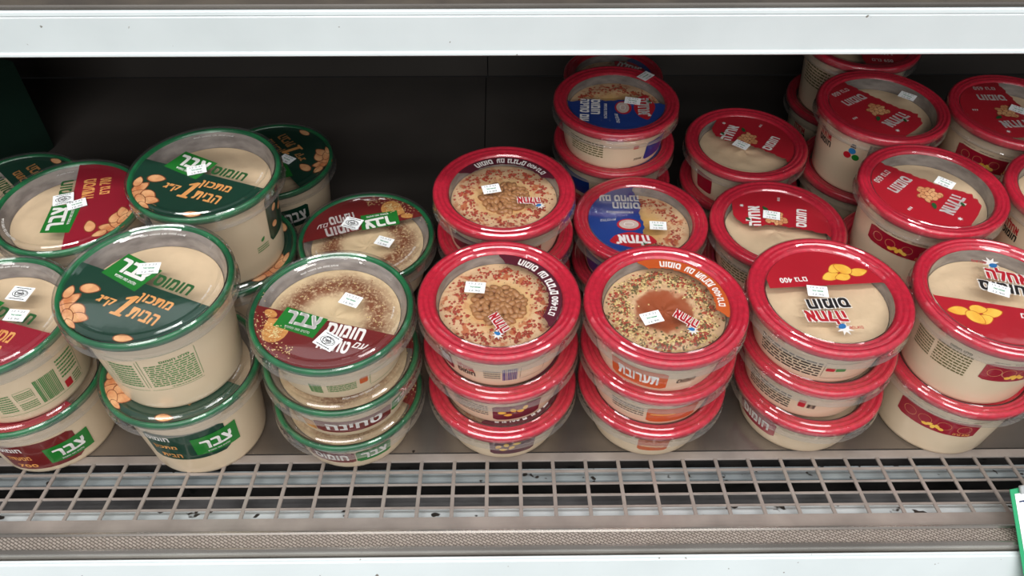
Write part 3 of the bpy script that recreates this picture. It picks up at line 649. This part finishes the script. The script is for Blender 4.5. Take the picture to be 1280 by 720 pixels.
SIDE = {
 'T1': s_box(-31, 12, .026, .066)+s_lines(-28, 10, .030, .056, 11, 'p_sgreen', 'סלט חומוס', 1)+s_box(-60, -33, .026, .064)+s_lines(-57, -36, .030, .058, 9, 'p_sgreen', None, 5)+s_lines(-15, 10, .0275, .029, 1, 'p_sgreen', None, 8),
 'T2': s_badge(-20, 20, .030, .056, 'p_green', -60, 10, .026, .064, ('חומוס', 'מתכון', 'הבית')),
 'T3': s_bar(-2, 17, .013, .040, 'p_sgreen', 15)+s_box(-40, 40, .010, .060)+s_box(-19, -5, .024, .036)+s_lines(-18, -6, .026, .034, 4, 'p_sgreen')+s_lines(-19, -5, .013, .022, 4, 'p_sgreen')+s_lines(-35, -22, .014, .036, 8, 'p_sgreen')+s_patch(20, 27, .012, .020, 'p_rlet')+s_lines(20, 38, .024, .046, 6, 'p_sgreen')+s_lines(29, 38, .011, .021, 4, 'p_sgreen'),
 'T4': s_badge(-24, 16, .012, .036, 'p_brown', -62, 5, .008, .046, ('חומוס', 'מסעדה', '700')),
 'T6': s_patch(42, 78, .028, .076, 'p_green', None, None, [('printed_chickpeas', 'p_pea', 2, merge(blob(D(55), .058, .0035, .003, 30), blob(D(52), .042, .003, .004, 60), blob(D(68), .050, .004, .003, 10)))])+[('printed_leaf', 'p_sgreen', 1, blob(D(32), .038, .0022, .0016, 50, 10, tip=.5), [])]+s_lines(24, 38, .026, .033, 3, 'p_sgreen'),
 'T8': s_patch(-6, 26, .038, .062, 'p_green', 'צבר'),
 'T10': s_bar(-33, -22, .010, .022, 'p_sgreen', 12)+s_lines(-18, 6, .011, .021, 5, 'p_sgreen')+s_patch(9, 16, .015, .023, 'p_orange')+s_box(18, 62, .008, .025),
 'T11': s_patch(-38, 32, .008, .026, 'p_brown', 'טחינה')+s_patch(33, 62, .012, .026, 'p_badge', 'צבר')+s_patch(-50, -39, .008, .022, 'p_wood'),
 'T12': s_patch(-52, -8, .012, .030, 'p_brown', 'חומוס')+s_patch(-7, 26, .012, .030, 'p_badge', 'צבר'),
 'T13': s_patch(-30, 20, .01, .03, 'p_brown'),
 'R1': s_logo(-30, .021, .8)+s_bar(2, 15, .010, .026, 'p_blue', 12)+s_box(17, 40, .010, .027, 'p_grey')+s_lines(-14, 0, .012, .024, 4, 'p_grey')+s_patch(-62, -44, .008, .028, 'p_maroon', 'חומוס'),
 'R2': s_patch(-8, 36, .006, .028, 'p_maroon', None, None, [('printed_chickpeas', 'p_yellow', 2, merge(*[blob(D(a), z, .003, .0022, 30*a, 12, tip=.3) for a, z in ((0, .018), (6, .014), (10, .021), (17, .018), (21, .022))]))])+s_lines(-45, -12, .012, .028, 5, 'p_grey'),
 'R3': s_patch(-12, 30, .010, .034, 'p_maroon', None, None, [('printed_chickpeas', 'p_yellow', 2, merge(*[blob(D(a), z, .003, .0022, 30*a, 12, tip=.3) for a, z in ((-4, .024), (0, .019), (3, .027), (8, .022), (12, .028))]))]),
 'R4': s_logo(30, .020, .8)+s_patch(-60, -20, .01, .03, 'p_maroon'),
 'R6': s_patch(-36, 14, .006, .028, 'p_orange', 'תערובת')+[('lettering', 'p_black', 1, txt('חומוס', D(30), .017, .005, .014, shear=.3), [])],
 'R7': s_patch(3, 50, .006, .028, 'p_orange', None, None, [('lettering', 'p_gold', 2, srect(D(6), D(28), .017, .019, 6))])+s_lines(-30, 0, .012, .026, 4, 'p_grey'),
 'R8': s_patch(0, 28, .012, .032, 'p_orange', None, None, [('lettering', 'p_gold', 2, srect(D(3), D(24), .019, .021, 6))]),
 'R9': s_lines(-40, 16, .008, .028, 6, 'p_black')+s_patch(20, 27, .018, .022, 'p_rlet')+s_patch(28, 36, .018, .022, 'p_sgreen')+s_box(18, 60, .008, .029, 'p_grey'),
 'R10': s_lines(-45, 0, .008, .028, 6, 'p_black', None, 3)+s_patch(7, 13, .016, .026, 'p_rlet')+s_bar(15, 22, .016, .022, 'p_black', 6),
 'R11': s_patch(-52, -6, .012, .033, 'p_crimson', 'חומוס'),
 'R12': s_lines(-50, 0, .01, .028, 5, 'p_olive'), 'R13': s_patch(-50, -26, .008, .030, 'p_crimson'),
 'R14': s_peapatch(-37, 30, .034, .051), 'R15': s_peapatch(19, 75, .034, .054)+s_lines(-20, 9, .030, .054, 8, 'p_olive', 'סלט חומוס', 4)+s_lines(-42, -23, .030, .050, 7, 'p_olive', None, 6),
 'R16': s_peapatch(-24, 46, .032, .052), 'R21': s_peapatch(-36, 34, .033, .050), 'R14L': s_peapatch(-30, 30, .034, .051),
 'R17': s_logo(-48, .052)+[('recycling_emblem', 'p_lblue', 1, blob(D(-12), .050, .0034, .0034), []), ('recycling_emblem', 'p_rlet', 1, blob(D(-16), .044, .0036, .0036), []), ('recycling_emblem', 'p_badge', 1, blob(D(-7), .044, .0034, .0034), []), ('recycling_emblem', 'p_black', 1, poly([(D(-15), .054), (D(-9), .054), (D(-10), .058), (D(-14), .058)]), [])]+s_bar(3, 14, .048, .062, 'p_grey', 12),
 'R18': s_logo(-40, .052), 'R19': s_logo(-40, .050), 'R20': s_lines(-60, -20, .03, .055, 7, 'p_olive'), 'R22': s_logo(-38, .046), 'R22L': s_logo(-38, .046),
 'B3': s_lines(-48, -8, .014, .032, 6, 'p_olive', None, 9)+s_patch(40, 70, .008, .030, 'p_blue')+s_patch(24, 30, .026, .030, 'p_rlet')+[('lettering', 'p_black', 1, txt('אחלה', D(32), .012, .003, .008), [])],
 'B4': s_patch(-62, -22, .008, .030, 'p_blue')+s_lines(10, 40, .01, .028, 5, 'p_grey'), 'B1': s_patch(-60, -10, .006, .030, 'p_blue'),
}
# key: (size, x, y, height of rim, turn of the print, stickers (type, dx, dy, turn))
TUBS = {
    'T1': ('gbig', -0.2528, 0.4073, 0.178, -23, [('p', -0.0011, 0.0123, 4)]),
    'T2': ('gbig', -0.2528, 0.4055, 0.090, -22, []),
    'T3': ('gmid', -0.3776, 0.4062, 0.146, -17, [('o', 0.016, 0.0198, -9), ('p', 0.0219, -0.002, -6)]),
    'T4': ('gmid', -0.3816, 0.4080, 0.074, -30, []),
    'T5': ('gmid', -0.3636, 0.5293, 0.146, 103, [('o', -0.0063, 0.0064, 19), ('p', 0.0073, 0.0, 27)]),
    'T6': ('gbig', -0.2425, 0.5322, 0.178, -20, [('p', -0.0064, 0.0011, 19)]),
    'T7': ('gbig', -0.2460, 0.5349, 0.090, 100, []),
    'T8': ('gbig', -0.2319, 0.6647, 0.090, 128, [('p', 0.0154, -0.0008, -32)]),
    'T9': ('gbig', -0.4654, 0.6156, 0.090, 136, []),
    'T10': ('gsmall', -0.1273, 0.4095, 0.146, -15, [('p', 0.0134, 0.0076, -23), ('o', 0.002, -0.0319, -34)]),
    'T11': ('gsmall', -0.1270, 0.4088, 0.098, 172, []),
    'T12': ('gsmall', -0.1285, 0.4102, 0.050, 150, []),
    'T13': ('gsmall', -0.1223, 0.5407, 0.098, -160, [('p', 0.0167, -0.0077, -22), ('o', -0.0146, 0.0171, -20)]),
    'R1': ('small', -0.0037, 0.4196, 0.146, 120, [('p', -0.0181, 0.0099, -6)]),
    'R2': ('small', -0.0028, 0.4205, 0.098, 97, []),
    'R3': ('small', -0.0020, 0.4180, 0.050, 47, []),
    'R4': ('small', 0.0005, 0.5457, 0.146, 178, [('p', -0.0109, 0.0007, 13)]),
    'R5': ('small', 0.0014, 0.5492, 0.098, 148, []),
    'R6': ('small', 0.1201, 0.4132, 0.146, 140, [('p', -0.0126, -0.0156, 17)]),
    'R7': ('small', 0.1212, 0.4174, 0.098, 138, []),
    'R8': ('small', 0.1221, 0.4192, 0.050, 82, []),
    'B1': ('small', 0.1246, 0.5613, 0.098, 178, [('p', 0.0148, -0.0092, -5)]),
    'B3': ('small', 0.1100, 0.6814, 0.146, -95, [('p', 0.0156, -0.002, -13), ('p', 0.033, 0.038, 45)]),
    'B4': ('small', 0.1124, 0.6851, 0.098, -34, []),
    'B5': ('small', 0.1151, 0.6887, 0.050, -92, []),
    'B7': ('small', 0.1358, 0.8857, 0.050, -32, []),
    'B2': ('small', 0.1256, 0.5619, 0.050, 210, []),
    'R4L': ('small', 0.0016, 0.5537, 0.050, 144, []),
    'R12L': ('small', 0.2494, 0.5569, 0.050, 9, []),
    'R22L': ('tall', 0.4899, 0.5343, 0.076, -10, []),
    'T5L': ('gmid', -0.3695, 0.5335, 0.074, 92, []),
    'R9': ('small', 0.2444, 0.4206, 0.146, -177, [('p', -0.0086, 0.0025, -8)]),
    'R10': ('small', 0.2486, 0.4222, 0.098, -213, []),
    'R11': ('small', 0.2530, 0.4214, 0.050, -150, []),
    'R12': ('small', 0.2482, 0.5537, 0.098, 75, [('p', -0.003, 0.0118, -14)]),
    'R13': ('small', 0.2457, 0.6775, 0.098, 54, [('p', -0.006, -0.0042, -39)]),
    'R13L': ('small', 0.2475, 0.6809, 0.050, -1, []),
    'R14': ('tall', 0.3646, 0.5398, 0.150, -138, [('p', 0.0128, 0.0066, -41)]),
    'R14L': ('tall', 0.3662, 0.5415, 0.076, -205, []),
    'R15': ('tall', 0.3683, 0.4153, 0.150, -14, [('p', 0.0014, 0.0043, -27)]),
    'R16': ('tall', 0.3716, 0.4176, 0.076, -18, []),
    'R17': ('tall', 0.3628, 0.6641, 0.150, -149, [('p', 0.0288, 0.0154, -39)]),
    'R18': ('tall', 0.3651, 0.6679, 0.076, -104, []),
    'R19': ('tall', 0.3826, 0.7907, 0.076, -38, []),
    'R20': ('tall', 0.3804, 0.7869, 0.150, -10, []),
    'R21': ('tall', 0.4869, 0.6554, 0.150, 177, [('p', 0.0021, 0.0001, -39)]),
    'R22': ('tall', 0.4885, 0.5312, 0.150, -26, []),
    'R23': ('tall', 0.4897, 0.6586, 0.076, 229, []),
}
ART_OF = {}
for k_ in TUBS:
    ART_OF[k_] = ('house_green' if k_ in ('T1', 'T2', 'T6', 'T7', 'T8', 'T9') else 'house_crimson' if k_ in ('T3', 'T4', 'T5', 'T5L') else 'tahini' if k_[0] == 'T' else
                  'blue' if k_[0] == 'B' else 'arc_maroon' if k_ in ('R1', 'R2', 'R3', 'R4', 'R5', 'R4L') else 'arc_orange' if k_ in ('R6', 'R7', 'R8') else
                  'ahla' if k_ in ('R9', 'R10', 'R11', 'R15', 'R16') else 'red650' if TUBS[k_][0] == 'tall' else 'red')
HUM_OF = {'house_green': 'hum_plain', 'house_crimson': 'hum_plain', 'tahini': 'hum_ring', 'blue': 'hum_oil', 'arc_maroon': 'hum_oil', 'arc_orange': 'hum_sauce', 'ahla': 'hum_plain', 'red650': 'hum_plain', 'red': 'hum_plain'}
LABEL = {
 'T1': 'large one kilo hummus tub, dark green printed lid, top of the front left stack',
 'T2': 'large green-rimmed tub with dark green side label, under the front left one kilo tub',
 'T3': 'green-rimmed tub with crimson 700 gram lid and green barcode, cut by left edge',
 'T4': 'green-rimmed tub with oxblood side label at the bottom left corner of the shelf',
 'T5': 'green-rimmed tub with crimson panel turned sideways, left of the rear one kilo tub',
 'T5L': 'green-rimmed tub mostly hidden under the tub with sideways crimson panel',
 'T6': 'large one kilo tub with dark green lid, directly behind the front one kilo tub',
 'T7': 'large green-rimmed tub under the rear one kilo tub, only its right rim showing',
 'T8': 'dark green lidded tub with upside-down print, furthest back on the left side',
 'T9': 'dark green lidded tub with printed chickpeas, peeking out at far left behind others',
 'T10': 'tahini hummus tub with oxblood panel and printed spoon, top of the three-high green stack',
 'T11': 'middle tub of the three-high green-rimmed stack, brown side label',
 'T12': 'bottom tub of the three-high green-rimmed stack, resting on the steel shelf',
 'T13': 'tahini hummus tub with upside-down oxblood panel, behind the three-high green stack',
 'R1': 'red-rimmed tub with whole chickpeas and maroon arc at right, top of front stack',
 'R2': 'middle red-rimmed tub under the front tub of whole chickpeas',
 'R3': 'bottom red-rimmed tub of the stack with whole chickpeas, yellow peas on side',
 'R4': 'red-rimmed tub with maroon arc across the top of its lid, in second row centre',
 'R5': 'red-rimmed tub directly under the second-row tub with the maroon arc',
 'R4L': 'lowest tub of the second-row maroon arc stack, hidden behind the front stack',
 'R6': 'red-rimmed tub with orange arc and round red sauce centre, top of its stack',
 'R7': 'middle red-rimmed tub under the one with the orange arc',
 'R8': 'bottom red-rimmed tub of the orange arc stack, resting on the steel shelf',
 'B1': 'red-rimmed tub with blue left half and paprika at right, in second row',
 'B2': 'tub hidden below the second-row tub with the blue left half',
 'B3': 'red-rimmed tub with blue panel and two price stickers, top of the rear stack',
 'B4': 'second tub from top of the rear blue-labelled stack, blue label on side',
 'B5': 'lowest tub of the rear blue-labelled stack, mostly hidden',
 'B7': 'dim red-rimmed tub alone against back wall behind the blue-labelled stack',
 'R9': 'red-rimmed 400 gram tub with upside-down red segment and yellow peas, top of front stack',
 'R10': 'middle tub under the upside-down 400 gram tub, small black print on side',
 'R11': 'bottom tub under the upside-down 400 gram tub, crimson pill label on side',
 'R12': 'red-rimmed plain hummus tub with half red lid, just behind the upside-down 400 gram tub',
 'R12L': 'tub beneath the half red lidded tub of the second row',
 'R13': 'red-rimmed tub with half red lid and sticker, right of the rear blue stack',
 'R13L': 'tub under the half red lidded tub in the rear row',
 'R14': 'tall 650 gram tub with diagonal red band, second row at right',
 'R14L': 'tall tub under the second-row 650 gram tub with diagonal red band',
 'R15': 'tall red-rimmed tub at front right with red segment at front and square sticker',
 'R16': 'tall tub at the bottom right, crimson side label, under the front right tub',
 'R17': 'tall 650 gram tub in rear row with coloured round emblem on its side',
 'R18': 'tall tub directly under the rear 650 gram tub with the coloured emblem',
 'R19': 'tall dim red-rimmed tub at the back, left of the rear 650 gram tub',
 'R20': 'topmost tub at the back right, its lid cut off by the white rail',
 'R21': 'tall 650 gram tub at the right edge in the rear row, print upside down',
 'R22': 'tall tub cut off by the right edge between the rear and front right tubs',
 'R22L': 'tall tub hidden under the one cut off by the right edge',
 'R23': 'tall tub under the rear right-edge tub, only part of its lid showing',
}
_ART = {}
def art_meshes(name, tall=False):
    if (name, tall) in _ART: return _ART[(name, tall)]
    res = []
    rf = .0474 if name not in ('house_green', 'house_crimson', 'tahini') else .0560
    def mk(nm, m, layer, vf):
        mm = [M['p_pea'], M['p_peaedge']] if m == 'PEA' else [M['p_yellow'], M['p_yeledge']] if m == 'YEL' else M[m]
        return mesh(nm, [(p[0]*rf, p[1]*rf, layer*.00010+(p[2]*.00010 if len(p) > 2 else 0)) for p in vf[0]], vf[1], mm, fm=(vf[2] if len(vf) > 2 else None))
    if tall: rf = .0494
    for nm, m, layer, vf, lab, kids in ARTS[name]():
        res.append((nm, mk(nm, m, layer, vf), [(k[0], mk(k[0], k[1], k[2], k[3])) for k in kids]))
    _ART[(name, tall)] = res; return res
# price stickers
def sticker_meshes():
    w_, h_ = .0152, .0112
    base = mesh('price_sticker', *box(-w_/2, w_/2, -h_/2, h_/2, 0, .00012), M['sticker'])
    up3 = lambda vf: ([(x, y, .0002) for x, y in vf[0]], vf[1])
    t1 = merge(txt('12.3.22', 0, .0036, .0017, .010), txt('12.90', 0, -.0036, .0017, .008)); t2 = txt('שופרסל', 0, .0002, .0015, .008, bold=.05)
    g1 = mesh('printed_price', *up3(t1), M['s_grey']); g2 = mesh('printed_line', *up3(t2), M['s_green'])
    w2, h2 = .0165, .0140
    b2 = mesh('stamp_sticker', *box(-w2/2, w2/2, -h2/2, h2/2, 0, .00012), M['sticker'])
    ell = lambda a, b, cx=0, cy=0: outline([(cx+a*cos(2*pi*k/20), cy+b*sin(2*pi*k/20)) for k in range(20)], .0005)
    g3 = mesh('printed_stamp', *up3(merge(ell(.0062, .0038), ell(.0048, .0026, .0003, .0004), ell(.003, .0036, -.001), txt('כשר', 0, 0, .002, .006, bold=.05), textlines(-.006, .006, .0062, .0045, 1), textlines(-.006, .006, -.0045, -.0062, 1))), M['p_black'])
    return base, g1, g2, b2, g3
STK = sticker_meshes()
rb = random.Random(5)
for key, (kind, x, y, zr, turn, stk) in TUBS.items():
    R, H, c = KIND[kind]; body, inner, ring, lid, skirt, hum, zs, ri = kind_meshes(kind)
    art = ART_OF[key]
    grp = {'house_green': 'green-rimmed one kilo hummus tubs', 'house_crimson': 'green-rimmed 700 gram hummus tubs', 'tahini': 'green-rimmed tahini hummus tubs', 'blue': 'red-rimmed tubs with blue panel', 'arc_maroon': 'red-rimmed tubs with maroon arc', 'arc_orange': 'red-rimmed tubs with orange arc', 'ahla': 'red-rimmed tubs with black lettering', 'red650': 'tall red-rimmed 650 gram tubs', 'red': 'red-rimmed tubs with half red lid'}[art]
    t = root('hummus_tub', (x, y, zr-H), LABEL[key], 'tub', grp)
    tilt = {'B3': (2.0, 0), 'R13': (1.0, 0)}.get(key)
    link('cup', body, t); link('inner_wall', inner, t)
    hu = link('hummus', hum[HUM_OF[art]], t, rz=rb.uniform(0, 6.28))
    link('rim', ring, t); ld = link('lid', lid, t); link('lid_skirt', skirt, ld)
    tr = radians(turn)
    for nm, me, kids in art_meshes(art, kind == 'tall'):
        o = link(nm, me, t, (0, 0, H-.0034 if c == 'green' else H-.0034), tr)
        for kn, km in kids: link(kn, km, o)
    visible_top = key in ('T10', 'T13', 'R1', 'R4', 'R6', 'B1', 'B3')
    near = key in ('T10', 'T11', 'T12', 'T13', 'R1', 'R2', 'R3', 'R4', 'R5', 'R6', 'R7', 'R8', 'B1', 'B3', 'B4')
    specs = []
    if near:
        if art == 'tahini': specs = [('spice', 700, ringf(.036, .006), .00045, 'spice_granules'), ('seed', 160, ringf(.033, .006), .0006, 'sesame_seeds')]
        if art == 'arc_maroon': specs = [('flake', 420, ringf(.033, .006), .0015, 'paprika_flakes'), ('herb', 300, ringf(.033, .008), .0005, 'dried_herbs')]
        if art == 'arc_orange': specs = [('flake', 420, ringf(.034, .006), .0014, 'paprika_flakes'), ('herb', 800, ringf(.033, .007), .0011, 'dried_herbs'), ('seed', 800, ringf(.033, .007), .0011, 'sesame_seeds')]
        if art == 'blue': specs = [('flake', 360, ringf(.034, .005), .0013, 'paprika_flakes'), ('herb', 260, ringf(.033, .007), .0005, 'dried_herbs')]
        for j, (m, n, fn, sz, nm) in enumerate(specs):
            o = link(nm, granules((art, kind, m), n, fn, sz, zs+.0001, m, 3+j), t, rz=tr*.5); o['kind'] = 'stuff'
    if key in ('R1', 'R4', 'R5'):
        if _BEAN[0] is None: _BEAN[0] = bean_mesh()
        pts = []; tries = 0
        while len(pts) < 66 and tries < 20000:
            tries += 1; a = rb.uniform(0, 6.283); q = .0195*math.sqrt(rb.random()); px, py = q*cos(a), q*sin(a)
            if all((px-a_)**2+(py-b_)**2 > .0034**2 for a_, b_ in pts): pts.append((px, py))
        for px, py in pts:
            o = link('chickpea', _BEAN[0], t, (px, py, zs+.0009+.0012*math.exp(-((px**2+py**2)/.00012))))
            o.rotation_euler = (rb.uniform(-.5, .5), rb.uniform(-.4, .4), rb.uniform(0, 6.28)); s_ = rb.uniform(1.15, 1.5); o.scale = (s_, s_, s_)
    # prints on the side of the cup, placed by the bearing of the shopper
    th = math.atan2(-y, -x)
    for nm, m, layer, vf, kids in SIDE.get(key, []):
        v, f = side_map(kind, th, vf, layer); o = link(nm, mesh(nm, v, f, M[m], True), t)
        for kn, km, kl, kvf in kids:
            v, f = side_map(kind, th, kvf, kl); link(kn, mesh(kn, v, f, M[km], True), o)
    for ty, dx, dy, tn in stk:
        on_rim = math.hypot(dx, dy) > .044
        zz = H+.0009 if on_rim else H-.0018
        if ty == 'p':
            o = link('price_sticker', STK[0], t, (dx, dy, zz), radians(tn)); link('printed_price', STK[1], o); link('printed_line', STK[2], o)
        else:
            o = link('stamp_sticker', STK[3], t, (dx, dy, zz), radians(tn)); link('printed_stamp', STK[4], o)
